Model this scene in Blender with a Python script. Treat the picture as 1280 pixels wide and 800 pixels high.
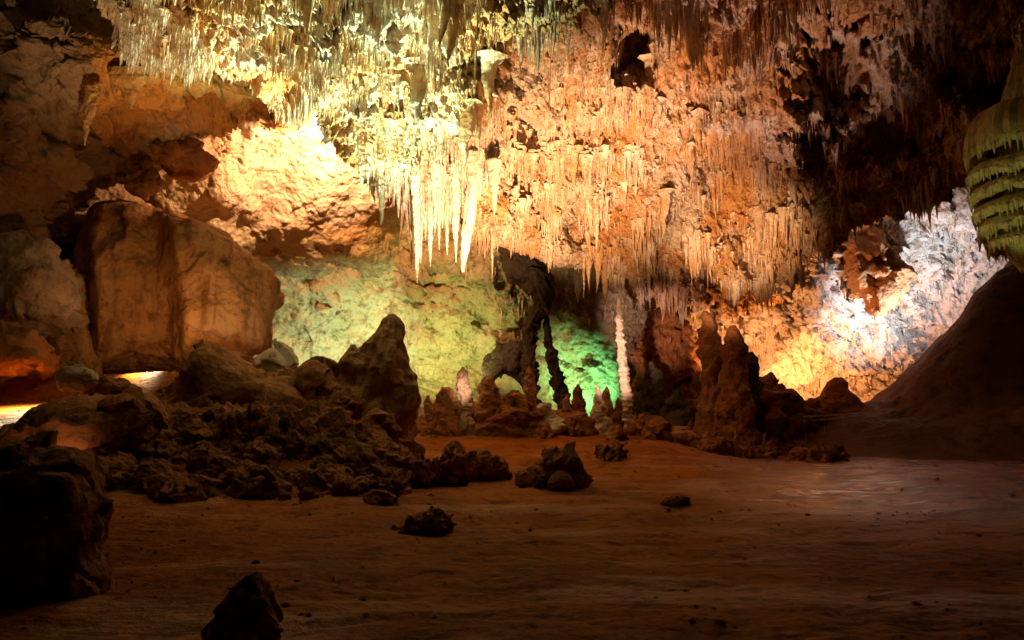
import bpy, math, random
import numpy as np
from mathutils import Vector
random.seed(7)
rng = np.random.default_rng(7)
for o in list(bpy.data.objects):
    bpy.data.objects.remove(o)
scene = bpy.context.scene
col = scene.collection

# ------------------------------------------------------------------ camera
F = 914.0
PITCH = math.atan2(125.0, F)
CAM_Z = 1.6
cam_data = bpy.data.cameras.new('camera')
cam_data.sensor_width = 36.0
cam_data.lens = 36.0 * F / 1280.0
cam_data.clip_start = 0.1
cam_data.clip_end = 500.0
cam = bpy.data.objects.new('camera', cam_data)
cam.location = (0, 0, CAM_Z)
cam.rotation_euler = (math.pi / 2 + PITCH, 0, 0)
col.objects.link(cam)
scene.camera = cam
CP, SP = math.cos(PITCH), math.sin(PITCH)


def P(px, py, d):
    """world point at horizontal distance d seen at a place of the photograph (1280 x 800)"""
    px, py, d = np.asarray(px, float), np.asarray(py, float), np.asarray(d, float)
    u = (px - 640.0) / F
    v = (400.0 - py) / F
    Y = CP - v * SP
    Z = SP + v * CP
    return np.stack(np.broadcast_arrays(u / Y * d, d + 0 * u + 0 * v, CAM_Z + Z / Y * d), -1)


def PIX(p):
    p = np.asarray(p, float)
    x, y, z = p[..., 0], p[..., 1], p[..., 2] - CAM_Z
    f = y * CP + z * SP
    v = -y * SP + z * CP
    return 640 + F * x / f, 400 - F * v / f


# ------------------------------------------------------------------ world: no daylight gets into the cave
world = bpy.data.worlds.new('World')
scene.world = world
world.use_nodes = True
bg = world.node_tree.nodes['Background']
bg.inputs['Color'].default_value = (0, 0, 0, 1)
bg.inputs['Strength'].default_value = 0.0

vs = scene.view_settings
vs.view_transform = 'Standard'
vs.look = 'None'
vs.exposure = 0.15
vs.gamma = 1.0
vs.use_curve_mapping = False
scene.render.engine = 'CYCLES'
cy = scene.cycles
cy.max_bounces = 5
cy.diffuse_bounces = 4
cy.glossy_bounces = 3
cy.use_denoising = True
cy.caustics_reflective = False
cy.caustics_refractive = False


# ------------------------------------------------------------------ the cave's floodlights, most behind rocks and ledges
def lamp(pos, target, watts, color, angle=60, blend=0.5, radius=0.15):
    ld = bpy.data.lights.new('floodlight', 'SPOT')
    ld.energy = watts
    ld.color = color
    ld.spot_size = math.radians(angle)
    ld.spot_blend = blend
    ld.shadow_soft_size = radius
    o = bpy.data.objects.new('floodlight', ld)
    pos = Vector(pos)
    o.location = pos
    o.rotation_euler = (Vector(target) - pos).to_track_quat('-Z', 'Y').to_euler()
    col.objects.link(o)
    o['kind'] = 'helper'
    return o


WARM = (1.0, 0.62, 0.26)
AMBER = (1.0, 0.45, 0.12)
GREENW = (0.86, 1.0, 0.58)
GREEN = (0.25, 1.0, 0.35)
COLD = (0.80, 0.86, 1.0)
# upper ceiling, greenish white, from behind the massive stalagmite
lamp(P(484, 468, 23.6), P(440, 20, 21), 30000, (0.70, 1.0, 0.66), 76, 0.8)
# warm hot spot behind the ceiling fringe
lamp(P(425, 175, 30.4), P(385, 235, 35), 5800, (1.0, 0.55, 0.24), 165, 0.4)
# the white cluster and the ceiling around it, from behind the upright stump and the knobby mound
lamp(P(562, 582, 19.6), P(548, 240, 27.5), 17000, (1.0, 0.76, 0.48), 23, 0.9)
lamp(P(695, 575, 19.6), P(705, 200, 30), 33000, (1.0, 0.58, 0.29), 56, 1.0)
# pinkish light on the ceiling further over
lamp(P(895, 552, 27.5), P(890, 110, 28), 14000, (1.0, 0.60, 0.48), 62, 0.9)
# orange light on the low crust, from behind the tall stalagmites
lamp(P(915, 492, 35.3), P(930, 330, 38), 5500, (1.0, 0.54, 0.20), 100, 0.9)
lamp(P(860, 566, 24), P(925, 275, 36), 18000, (1.0, 0.56, 0.28), 30, 1.0)  # unseen second lamp, added out in front to brighten the same crust
# back wall
lamp(P(450, 505, 38.5), P(420, 410, 44), 2700, (0.74, 1.0, 0.58), 110, 0.8)
lamp(P(555, 512, 39), P(560, 390, 44), 1900, (0.88, 1.0, 0.32), 110, 0.8)
lamp(P(742, 520, 40.0), P(735, 478, 43), 1900, (0.24, 1.0, 0.40), 84, 0.8)
lamp(P(690, 525, 40.0), P(690, 480, 43), 700, (0.75, 1.0, 0.36), 90, 0.8)
lamp(P(402, 478, 23.0), P(330, 455, 25), 200, (0.50, 1.0, 0.40), 90, 0.5)
# recess beyond the stalagmites: warm below, cold above
lamp(P(965, 540, 38), P(950, 400, 43), 5200, (1.0, 0.46, 0.17), 120, 0.6)
lamp(P(1030, 540, 41), P(1040, 455, 50), 7500, (1.0, 0.42, 0.14), 96, 0.6)
lamp(P(1178, 447, 39.6), P(1105, 330, 45), 6200, (0.64, 0.78, 1.0), 110, 0.7)
# striped column and the pale stalagmites
lamp(P(690, 575, 21), P(782, 445, 32), 11000, (1.0, 0.60, 0.48), 18, 0.6)
lamp(P(690, 575, 21), P(578, 486, 30), 5200, (1.0, 0.56, 0.40), 8, 0.9)
# brown flowstone wall and the slivers of lit ground under it
lamp(P(255, 452, 23.0), P(232, 330, 27), 480, (1.0, 0.46, 0.15), 120, 0.9)
lamp((-11.2, 22.5, 3.7), (-11.2, 22.45, 2.0), 900, (1.0, 0.88, 0.55), 110, 0.5)
lamp((-13.7, 20.4, 2.85), (-13.5, 20.1, 1.6), 750, (1.0, 0.85, 0.5), 120, 0.6)
lamp(P(60, 590, 15.0), P(60, 553, 16.3), 30, (1.0, 0.5, 0.2), 120, 0.8)
lamp(P(322, 462, 26.0), P(296, 450, 26.8), 200, (1.0, 0.95, 0.6), 120, 0.5)
# left wall, ochre
lamp(P(150, 440, 17), P(215, 75, 22), 3600, (1.0, 0.62, 0.28), 56, 1.0)
# drapery beside the slope
lamp(P(1165, 560, 18.5), P(1290, 205, 24), 1150, (1.0, 0.95, 0.30), 20, 0.5)


# ------------------------------------------------------------------ noise in numpy
_perm = rng.permutation(256)
_perm = np.concatenate([_perm, _perm, _perm])
_g = rng.normal(size=(256, 3))
_g /= np.linalg.norm(_g, axis=1)[:, None]


def perlin(p):
    p = np.asarray(p, np.float64)
    pi = np.floor(p).astype(np.int64)
    pf = p - pi
    pi &= 255
    w = pf * pf * pf * (pf * (pf * 6 - 15) + 10)
    out = 0
    for dx in (0, 1):
        wx = w[..., 0] if dx else 1 - w[..., 0]
        for dy in (0, 1):
            wy = w[..., 1] if dy else 1 - w[..., 1]
            for dz in (0, 1):
                wz = w[..., 2] if dz else 1 - w[..., 2]
                h = _perm[_perm[_perm[pi[..., 0] + dx] + pi[..., 1] + dy] + pi[..., 2] + dz]
                g = _g[h]
                dot = (g[..., 0] * (pf[..., 0] - dx) + g[..., 1] * (pf[..., 1] - dy) + g[..., 2] * (pf[..., 2] - dz))
                out = out + wx * wy * wz * dot
    return out * 1.5


def fbm(p, oct=4, gain=0.5, ridge=False):
    p = np.asarray(p, np.float64)
    a, s, out = 1.0, 1.0, 0
    for k in range(oct):
        n = perlin(p * s + 17.3 * k)
        if ridge:
            n = 1 - 2 * np.abs(n)
        out = out + a * n
        a *= gain
        s *= 2.03
    return out


_wr = rng.random((256, 3))
_wv = rng.normal(size=(256, 3))


def worley(p):
    """distance to the nearest seed, and a tilted facet per cell"""
    p = np.asarray(p, np.float64)
    pi = np.floor(p).astype(np.int64)
    best = np.full(p.shape[:-1], 9.0)
    facet = np.zeros(p.shape[:-1])
    for dx in (-1, 0, 1):
        for dy in (-1, 0, 1):
            for dz in (-1, 0, 1):
                c = pi + (dx, dy, dz)
                h = _perm[_perm[_perm[c[..., 0] & 255] + (c[..., 1] & 255)] + (c[..., 2] & 255)]
                r = p - (c + _wr[h])
                d = (r * r).sum(-1)
                m = d < best
                best = np.where(m, d, best)
                facet = np.where(m, (r * _wv[h]).sum(-1) * 0.5 + _wv[h][..., 0] * 0.35, facet)
    return np.sqrt(best), facet


def sstep(a, b, x):
    t = np.clip((np.asarray(x, float) - a) / (b - a), 0, 1)
    return t * t * (3 - 2 * t)


# ------------------------------------------------------------------ mesh helpers
def mesh_quads(name, V, Q, mat, smooth=True, tris=None):
    me = bpy.data.meshes.new(name)
    V = np.asarray(V, np.float32).reshape(-1, 3)
    Q = np.asarray(Q, np.int32).reshape(-1, 4)
    nq = len(Q)
    T = np.zeros((0, 3), np.int32) if tris is None else np.asarray(tris, np.int32).reshape(-1, 3)
    nt = len(T)
    me.vertices.add(len(V))
    me.vertices.foreach_set('co', V.ravel())
    me.loops.add(nq * 4 + nt * 3)
    me.loops.foreach_set('vertex_index', np.concatenate([Q.ravel(), T.ravel()]))
    me.polygons.add(nq + nt)
    ls = np.concatenate([np.arange(nq) * 4, nq * 4 + np.arange(nt) * 3]).astype(np.int32)
    me.polygons.foreach_set('loop_start', ls)
    me.polygons.foreach_set('use_smooth', np.full(nq + nt, smooth))
    me.update(calc_edges=True)
    me.validate()
    me.materials.append(mat)
    return me


def grid_quads(nj, ni, wrap=False):
    idx = np.arange(nj * ni).reshape(nj, ni)
    if wrap:
        idx = np.concatenate([idx, idx[:, :1]], 1)
    return np.stack([idx[:-1, :-1], idx[:-1, 1:], idx[1:, 1:], idx[1:, :-1]], -1).reshape(-1, 4)


def normals(V, wrap=False):
    if wrap:
        W = np.concatenate([V[:, -1:], V, V[:, :1]], 1)
        du = np.gradient(W, axis=1)[:, 1:-1]
    else:
        du = np.gradient(V, axis=1)
    dv = np.gradient(V, axis=0)
    n = np.cross(du, dv)
    return n / (np.linalg.norm(n, axis=-1, keepdims=True) + 1e-9)


def link(name, me, label=None, cat=None, group=None, kind=None, parent=None):
    o = bpy.data.objects.new(name, me)
    col.objects.link(o)
    for k, v in (('label', label), ('category', cat), ('group', group), ('kind', kind)):
        if v:
            o[k] = v
    if parent:
        o.parent = parent
    return o


def recentre(me):
    """put the origin at the foot of the mesh"""
    n = len(me.vertices)
    a = np.empty(n * 3, np.float32)
    me.vertices.foreach_get('co', a)
    a = a.reshape(-1, 3)
    c = np.array([a[:, 0].mean(), a[:, 1].mean(), a[:, 2].min()], np.float32)
    me.vertices.foreach_set('co', (a - c).ravel())
    me.update()
    return c


# ------------------------------------------------------------------ materials
def rock(name, c1, c2, c3, scale=1.0, bump=0.5, rough=0.85, spec=0.25, streak=0.0, pit=0.5, coat=0.0, fine=1.0, tints=(), wet=False):
    m = bpy.data.materials.new(name)
    m.use_nodes = True
    nt = m.node_tree
    N, L = nt.nodes, nt.links
    bs = N['Principled BSDF']
    geo = N.new('ShaderNodeNewGeometry')
    pos = geo.outputs['Position']

    def noise(sc, det, vec=pos, rgh=0.55, dist=0.0):
        n = N.new('ShaderNodeTexNoise')
        n.inputs['Scale'].default_value = sc
        n.inputs['Detail'].default_value = det
        n.inputs['Roughness'].default_value = rgh
        n.inputs['Distortion'].default_value = dist
        L.new(vec, n.inputs['Vector'])
        return n.outputs['Fac']

    def ramp(v, lo, hi):
        r = N.new('ShaderNodeMapRange')
        r.interpolation_type = 'SMOOTHSTEP'
        r.inputs['From Min'].default_value = lo
        r.inputs['From Max'].default_value = hi
        L.new(v, r.inputs['Value'])
        return r.outputs['Result']

    def mix(f, a, b):
        x = N.new('ShaderNodeMix')
        x.data_type = 'RGBA'
        for s, v in ((x.inputs['Factor'], f), (x.inputs[6], a), (x.inputs[7], b)):
            if isinstance(v, (tuple, list)):
                s.default_value = (*v, 1)
            elif isinstance(v, (int, float)):
                s.default_value = v
            else:
                L.new(v, s)
        return x.outputs[2]

    def math_(op, a, b):
        x = N.new('ShaderNodeMath')
        x.operation = op
        for s, v in ((x.inputs[0], a), (x.inputs[1], b)):
            if isinstance(v, (int, float)):
                s.default_value = v
            else:
                L.new(v, s)
        return x.outputs[0]

    big = ramp(noise(0.28 * scale, 5, dist=0.6), 0.40, 0.62)
    c = mix(big, c1, c2)
    for nm, tc in tints:
        at = N.new('ShaderNodeAttribute')
        at.attribute_name = nm
        c = mix(at.outputs['Fac'], c, tc)
    st = ramp(noise(1.7 * scale, 5, rgh=0.65, dist=0.4), 0.50, 0.66)
    c = mix(math_('MULTIPLY', st, 0.75), c, c3)
    mp = N.new('ShaderNodeMapping')
    mp.inputs['Scale'].default_value = (2.6 * scale, 2.6 * scale, 0.22 * scale)
    L.new(pos, mp.inputs['Vector'])
    dr = noise(1.0, 4, mp.outputs['Vector'], 0.6)
    if streak:
        c = mix(math_('MULTIPLY', ramp(dr, 0.48, 0.70), streak), c, c3)
    fn = noise(9 * scale, 4, rgh=0.7)
    sp = ramp(fn, 0.55, 0.75)
    c = mix(math_('MULTIPLY', sp, 0.35 * fine), c, tuple(x * 0.45 for x in c3))
    L.new(c, bs.inputs['Base Color'])
    bs.inputs['Specular IOR Level'].default_value = spec
    rr = N.new('ShaderNodeMapRange')
    rr.inputs['To Min'].default_value = max(0.05, rough - 0.15)
    rr.inputs['To Max'].default_value = min(1.0, rough + 0.15)
    L.new(fn, rr.inputs['Value'])
    if wet:
        at = N.new('ShaderNodeAttribute')
        at.attribute_name = 'wet'
        lo = N.new('ShaderNodeMapRange')
        L.new(at.outputs['Fac'], lo.inputs['Value'])
        L.new(rr.outputs['Result'], lo.inputs['To Min'])
        lo.inputs['To Max'].default_value = 0.14
        L.new(lo.outputs['Result'], bs.inputs['Roughness'])
        sl = N.new('ShaderNodeMapRange')
        L.new(at.outputs['Fac'], sl.inputs['Value'])
        sl.inputs['To Min'].default_value = 0.05
        sl.inputs['To Max'].default_value = 0.8
        L.new(sl.outputs['Result'], bs.inputs['Specular IOR Level'])
    else:
        L.new(rr.outputs['Result'], bs.inputs['Roughness'])
    if coat:
        bs.inputs['Coat Weight'].default_value = coat
        bs.inputs['Coat Roughness'].default_value = 0.25
    vo = N.new('ShaderNodeTexVoronoi')
    vo.inputs['Scale'].default_value = 5.5 * scale
    L.new(pos, vo.inputs['Vector'])
    h = math_('ADD', math_('MULTIPLY', noise(4.5 * scale, 6, rgh=0.68), 1.0),
              math_('MULTIPLY', vo.outputs['Distance'], pit))
    if wet:
        mr = N.new('ShaderNodeMapping')
        mr.inputs['Scale'].default_value = (0.55, 4.5, 1.0)
        mr.inputs['Rotation'].default_value = (0, 0, 0.12)
        L.new(pos, mr.inputs['Vector'])
        h = math_('ADD', h, math_('MULTIPLY', noise(1.0, 4, mr.outputs['Vector'], 0.6, 0.5), math_('ADD', math_('MULTIPLY', at.outputs['Fac'], 0.9), 0.25)))
    if streak:
        h = math_('ADD', h, math_('MULTIPLY', dr, 0.8 * streak))
    bp = N.new('ShaderNodeBump')
    bp.inputs['Strength'].default_value = bump
    bp.inputs['Distance'].default_value = 0.22 / scale
    L.new(h, bp.inputs['Height'])
    L.new(bp.outputs['Normal'], bs.inputs['Normal'])
    return m


M_CEIL = rock('ceiling_calcite', (0.64, 0.53, 0.40), (0.56, 0.29, 0.10), (0.40, 0.12, 0.022), 1.0, 1.0, 0.8, 0.3, 0.25)
M_DRIP = rock('stalactite_calcite', (0.68, 0.58, 0.45), (0.58, 0.35, 0.16), (0.42, 0.15, 0.035), 1.2, 0.5, 0.6, 0.4, 0.6)
M_WHITE = rock('white_calcite', (0.80, 0.72, 0.58), (0.74, 0.62, 0.45), (0.55, 0.36, 0.20), 1.2, 0.4, 0.5, 0.4, 0.5)
M_WALL = rock('wall_limestone', (0.50, 0.43, 0.27), (0.40, 0.31, 0.17), (0.22, 0.13, 0.06), 0.8, 0.8, 0.85, 0.2, 0.15, tints=(('brown', (0.27, 0.16, 0.10)), ('ochre', (0.56, 0.26, 0.06)), ('pale', (0.62, 0.48, 0.38))))
M_FLOW = rock('brown_flowstone', (0.48, 0.28, 0.13), (0.40, 0.21, 0.09), (0.20, 0.085, 0.03), 0.8, 0.75, 0.7, 0.2, 0.8, 0.5)
M_RUB = rock('rubble_limestone', (0.42, 0.165, 0.05), (0.31, 0.11, 0.03), (0.12, 0.042, 0.015), 1.6, 0.9, 0.8, 0.3)
M_BOUL = rock('boulder_limestone', (0.42, 0.185, 0.068), (0.33, 0.13, 0.042), (0.17, 0.08, 0.04), 1.0, 0.6, 0.75, 0.3)
M_STAG = rock('stalagmite_calcite', (0.48, 0.22, 0.085), (0.36, 0.15, 0.05), (0.20, 0.10, 0.05), 1.4, 0.7, 0.6, 0.4, 0.4)
M_FLOOR = rock('floor_travertine', (0.40, 0.128, 0.015), (0.27, 0.076, 0.008), (0.125, 0.032, 0.003), 1.3, 0.7, 0.6, 0.5, 0.0, 0.3, wet=True)
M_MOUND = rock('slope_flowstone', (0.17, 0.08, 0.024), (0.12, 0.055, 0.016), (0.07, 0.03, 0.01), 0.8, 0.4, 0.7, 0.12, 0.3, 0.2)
M_GREY = rock('grey_limestone', (0.50, 0.42, 0.36), (0.38, 0.29, 0.23), (0.20, 0.13, 0.09), 1.0, 0.6, 0.8, 0.2)
M_OCHRE = rock('ochre_limestone', (0.50, 0.27, 0.08), (0.42, 0.21, 0.06), (0.22, 0.10, 0.03), 1.0, 0.6, 0.8, 0.2)
M_SHADED = rock('shade_toned_limestone', (0.10, 0.08, 0.06), (0.08, 0.06, 0.04), (0.03, 0.02, 0.02), 1.2, 0.7, 0.8, 0.2)  # near-black colour stands in for shade on backlit and unlit rocks
M_DRAPE = rock('drapery_flowstone', (0.52, 0.48, 0.24), (0.44, 0.38, 0.18), (0.22, 0.18, 0.08), 1.4, 0.5, 0.55, 0.4, 0.7, 0.2)
M_STEEL = bpy.data.materials.new('handrail_steel')
M_STEEL.use_nodes = True
M_STEEL.node_tree.nodes['Principled BSDF'].inputs['Base Color'].default_value = (0.6, 0.5, 0.45, 1)
M_STEEL.node_tree.nodes['Principled BSDF'].inputs['Metallic'].default_value = 0.6
M_STEEL.node_tree.nodes['Principled BSDF'].inputs['Roughness'].default_value = 0.35


# ------------------------------------------------------------------ floor
def floor_h(x, y):
    x, y = np.asarray(x, float), np.asarray(y, float)
    q = np.stack([x, y, 0 * x], -1)
    u = x / np.maximum(y, 1)
    tl = np.clip((y + 1.2 * perlin(q * 0.3) - 10.5) / 12.0, 0, 1)
    left = 3.0 * tl ** 2.1 * (1 - sstep(-0.26, -0.14, u))
    mid = 1.0 * sstep(19, 31, y) * (1 - sstep(5.0, 9.5, x))
    h = np.maximum(left, mid)
    h = h + 0.10 * fbm(q * 0.22, 3) * sstep(3, 10, y) + 0.035 * fbm(q * 0.9 + 5, 3)
    # shallow rimstone ripples across the sheet of flowstone
    s = np.stack([x * 0.35 + y * 0.12, y * 1.6 - x * 0.25, 0 * x + 3], -1)
    h = h + 0.022 * fbm(s, 4, 0.6, ridge=True) + 0.012 * fbm(s * 3.1 + 7, 2, ridge=True)
    return h


ni, nj = 520, 420
yy = np.exp(np.linspace(math.log(1.5), math.log(58), nj))
aa = np.linspace(-1.25, 1.25, ni)
Yg, Ag = np.meshgrid(yy, aa, indexing='ij')
Xg = Ag * (Yg + 2.0)
Vf = np.stack([Xg, Yg, floor_h(Xg, Yg)], -1)
me = mesh_quads('cave_floor', Vf, grid_quads(nj, ni), M_FLOOR)
wq = np.stack([Xg, Yg, 0 * Xg], -1)
wet = sstep(0.20, 0.36, Xg / Yg + 0.10 * perlin(wq * 0.25)) * sstep(8, 17, Yg) + 0.3 * sstep(0.15, 0.5, fbm(np.stack([Xg * 0.25, Yg * 0.7, 0 * Xg + 8], -1), 3))
wet = np.clip(wet, 0, 1) * (0.65 + 0.35 * sstep(-0.3, 0.3, perlin(np.stack([Xg * 0.5, Yg * 2.5, 0 * Xg], -1))))
at = me.attributes.new('wet', 'FLOAT', 'POINT')
at.data.foreach_set('value', np.ascontiguousarray(wet, np.float32).ravel())
link('cave_floor', me,
     'damp reddish brown flowstone floor with shallow ripples', 'ground', kind='structure')


def fz(x, y):
    return float(floor_h(np.array([x]), np.array([y]))[0])


# ------------------------------------------------------------------ right hand slope
xs = np.linspace(6, 60, 260)
ys = np.linspace(26, 48, 160)
Ym, Xm = np.meshgrid(ys, xs, indexing='ij')
Um = Xm / Ym
pu = [0.30, 0.375, 0.46, 0.535, 0.612, 0.656, 0.70, 0.80, 1.0, 1.6]
pz = [-0.2, 0.6, 2.2, 3.6, 6.4, 8.6, 9.9, 11.8, 13, 14]
prof = np.interp(Um, pu, pz)
ker = np.ones(9) / 9
prof = np.apply_along_axis(lambda r: np.convolve(np.pad(r, 4, mode='edge'), ker, 'valid'), 1, prof)
ramp_ = 0.24 * sstep(28.5, 32.0, Ym + 6 * (Um - 0.55)) + 0.76 * sstep(30.5, 37, Ym)
Hm = -0.35 + (prof + 0.35) * ramp_ * (1 - 0.75 * sstep(37.5, 43, Ym))
qm = np.stack([Xm, Ym, Hm], -1)
Hm = Hm + (0.45 * fbm(qm * 0.25, 4) + 0.12 * fbm(qm * np.array([0.9, 0.3, 0.3]), 3, ridge=True) + 0.06 * fbm(qm * 1.6, 3)) * sstep(0.1, 2, Hm)
Hm = np.where(Um < 0.36, np.minimum(Hm, -0.2), Hm)
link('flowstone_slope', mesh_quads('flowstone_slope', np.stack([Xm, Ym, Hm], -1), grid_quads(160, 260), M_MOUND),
     'smooth dark brown flowstone bank rising beside the floor', 'bank', kind='structure')


# ------------------------------------------------------------------ back wall of the chamber
def tps(pts, qx, qy):
    pts = np.array(pts, float)
    x, y, v = pts[:, 0] / 100, pts[:, 1] / 100, pts[:, 2]
    n = len(x)

    def k(r2):
        return 0.5 * r2 * np.log(r2 + 1e-9)
    K = k((x[:, None] - x) ** 2 + (y[:, None] - y) ** 2) + np.eye(n) * 0.02
    A = np.zeros((n + 3, n + 3))
    A[:n, :n] = K
    A[:n, n:] = np.stack([np.ones(n), x, y], 1)
    A[n:, :n] = A[:n, n:].T
    w = np.linalg.solve(A, np.concatenate([v, np.zeros(3)]))
    qx, qy = qx / 100, qy / 100
    out = w[n] + w[n + 1] * qx + w[n + 2] * qy
    for i in range(n):
        out = out + w[i] * k((qx - x[i]) ** 2 + (qy - y[i]) ** 2)
    return out


WALL = [(-450, -250, 13), (-450, 200, 13), (-450, 600, 13), (-200, -250, 16), (-180, 50, 17), (-180, 350, 18), (-180, 600, 18),
        (0, -200, 19), (0, 0, 20), (20, 110, 21), (0, 200, 23), (0, 300, 25), (0, 400, 27), (0, 600, 26),
        (60, 50, 20.5), (110, 20, 22), (60, 130, 22.0), (110, 70, 21.5), (150, 80, 21.8), (200, 95, 22.4), (250, 100, 23.5),
        (130, 160, 27), (190, 165, 28), (230, 170, 29), (60, 200, 24), (100, 250, 28.5), (60, 330, 27), (100, 400, 31), (90, 460, 31),
        (200, -200, 24), (200, 0, 24), (330, 0, 26), (330, 100, 26.5), (300, 60, 26), (420, 60, 30), (430, 120, 31),
        (180, 230, 30), (250, 195, 30.5), (280, 250, 32), (350, 185, 32.5), (430, 190, 33.5), (260, 300, 34), (350, 300, 36),
        (430, 280, 36.5), (470, 240, 36), (500, 295, 39.5), (540, 300, 40), (400, 345, 39.5), (340, 400, 41), (200, 450, 36),
        (200, 600, 36), (450, 420, 43), (450, 600, 43), (560, 330, 39.5), (560, 420, 43), (560, 600, 44), (640, 310, 39),
        (640, 450, 43.5), (700, 400, 42), (730, 480, 43), (740, 600, 44), (760, 340, 40), (830, 400, 43), (840, 480, 42), (850, 600, 44),
        (560, 100, 38), (760, 100, 40), (900, 100, 42), (1000, 100, 42), (1200, 0, 40), (900, 330, 42.5), (900, 400, 43), (950, 370, 41.5),
        (940, 440, 45.5), (940, 520, 50), (1000, 440, 46.5), (1000, 400, 44), (1050, 500, 51), (1100, 480, 51), (1100, 600, 54),
        (1040, 340, 43), (1100, 300, 43.5), (1160, 270, 42), (1200, 240, 40), (1200, 380, 48), (1240, 300, 44), (1150, 430, 50),
        (1300, 300, 43), (1300, 500, 50), (1450, 200, 36), (1500, 500, 40), (1700, 0, 30), (1700, 300, 30), (1700, 600, 32)]
ni, nj = 860, 380
gx = np.concatenate([np.linspace(-450, -20, 80)[:-1], np.linspace(-20, 1300, 700), np.linspace(1300, 1700, 82)[1:]])
gy = np.concatenate([np.linspace(-250, 0, 50)[:-1], np.linspace(0, 530, 311), np.linspace(530, 600, 21)[1:]])
GY, GX = np.meshgrid(gy, gx, indexing='ij')
nj, ni = GX.shape
# uneven ledges: the control field is looked up at a slightly warped place
wq = np.stack([GX / 90, GY / 90, 0 * GX], -1)
wx = 22 * fbm(wq, 3)
wy = 18 * fbm(wq + 40, 3)
D = np.clip(tps(WALL, GX + wx, GY + wy), 11, 60)
V = P(GX, GY, D)
N_ = normals(V)
sgn = -np.sign((N_ * (V - np.array([0, 0, CAM_Z]))).sum(-1, keepdims=True))
N_ = N_ * sgn
q = V
px, py = GX, GY
# how each stretch of the wall is shaped: blocky beds, dripstone, or smooth
drip = np.clip(sstep(860, 920, px) * (1 - 0.0) + sstep(600, 760, px) * (1 - sstep(350, 430, py)) * 0.5, 0, 1)
F1, fac = worley(np.stack([q[..., 0] * 0.42, q[..., 1] * 0.42, q[..., 2] * 0.8 + 0.25 * q[..., 0]], -1) + 0.25 * fbm(q * 0.5, 2)[..., None])
F2, fac2 = worley(q * np.array([1.0, 1.0, 1.7]) * 1.05 + 0.3 * fbm(q * 1.1, 2)[..., None])
disp = 0.8 * fbm(q * 0.22, 3) + 0.22 * fbm(q * 0.9, 3)
alc = sstep(170, 230, px) * sstep(140, 190, py) * (1 - sstep(470, 520, px)) * (1 - sstep(325, 365, py))
smo = sstep(170, 230, px) * sstep(140, 190, py) * (1 - sstep(640, 720, px))
disp += (1 - drip) * ((0.62 - 0.40 * smo) * fac + (0.20 - 0.10 * smo) * fac2 + 0.07 * fbm(q * 3, 3, ridge=True))
bed = np.stack([q[..., 0] * 0.35, q[..., 1] * 0.35, q[..., 2] * 1.5 + 0.35 * q[..., 0]], -1)
disp += smo * (1 - alc) * 0.30 * np.clip(fbm(bed, 3, ridge=True), -0.4, 0.9)
disp *= 1 - 0.62 * alc
disp += alc * 0.05 * fbm(q * 2.2, 3)
dq = np.stack([q[..., 0] * 1.7, q[..., 1] * 1.7, q[..., 2] * 0.45], -1)
F3, fac3 = worley(q * 2.2 + 0.3 * fbm(q * 1.8, 2)[..., None])
disp += drip * (0.38 * fbm(dq, 3, ridge=True) + 0.45 * fac2 + 0.18 * fac3 + 0.22 * fbm(q * 2.0, 3, ridge=True))
disp += (1 - drip) * 0.07 * fac3
V = V + N_ * disp[..., None]
WALLV, WALLP = V, (GX, GY)
me = mesh_quads('cave_wall', V, grid_quads(nj, ni), M_WALL)
tw = 26 * fbm(np.stack([GX / 60, GY / 60, 0 * GX + 5], -1), 3)
bx, by = GX + tw, GY + np.roll(tw, 40, 1)
brown = (1 - sstep(150, 215, bx - 0.25 * (by - 170))) * (0.75 + 0.25 * sstep(150, 250, by))
brown = np.maximum(brown, sstep(770, 800, bx) * (1 - sstep(865, 890, bx)) * sstep(390, 430, by))
ochre = sstep(90, 130, bx) * (1 - sstep(440, 470, bx)) * sstep(20, 50, by) * (1 - sstep(155, 185, by - 0.08 * (bx - 200)))
ochre = np.maximum(ochre, 0.8 * np.exp(-((bx - 395) / 45) ** 2 - ((by - 135) / 30) ** 2))
ochre = np.maximum(ochre, 0.85 * np.exp(-((bx - 450) / 55) ** 2 - ((by - 285) / 38) ** 2))
pale = np.maximum(sstep(855, 900, bx), sstep(190, 330, bx) * sstep(130, 160, by) * (1 - sstep(470, 520, bx)) * (1 - sstep(255, 310, by - 0.1 * (400 - bx))))  # alcove share whitens the rock colour where the lamp's hot spot falls
for nm, arr in (('brown', brown), ('ochre', ochre), ('pale', pale)):
    at = me.attributes.new(nm, 'FLOAT', 'POINT')
    at.data.foreach_set('value', np.ascontiguousarray(arr, np.float32).ravel())
link('cave_wall', me,
     'pale limestone walls and alcoves enclosing the chamber', 'cave wall', kind='structure')

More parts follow.
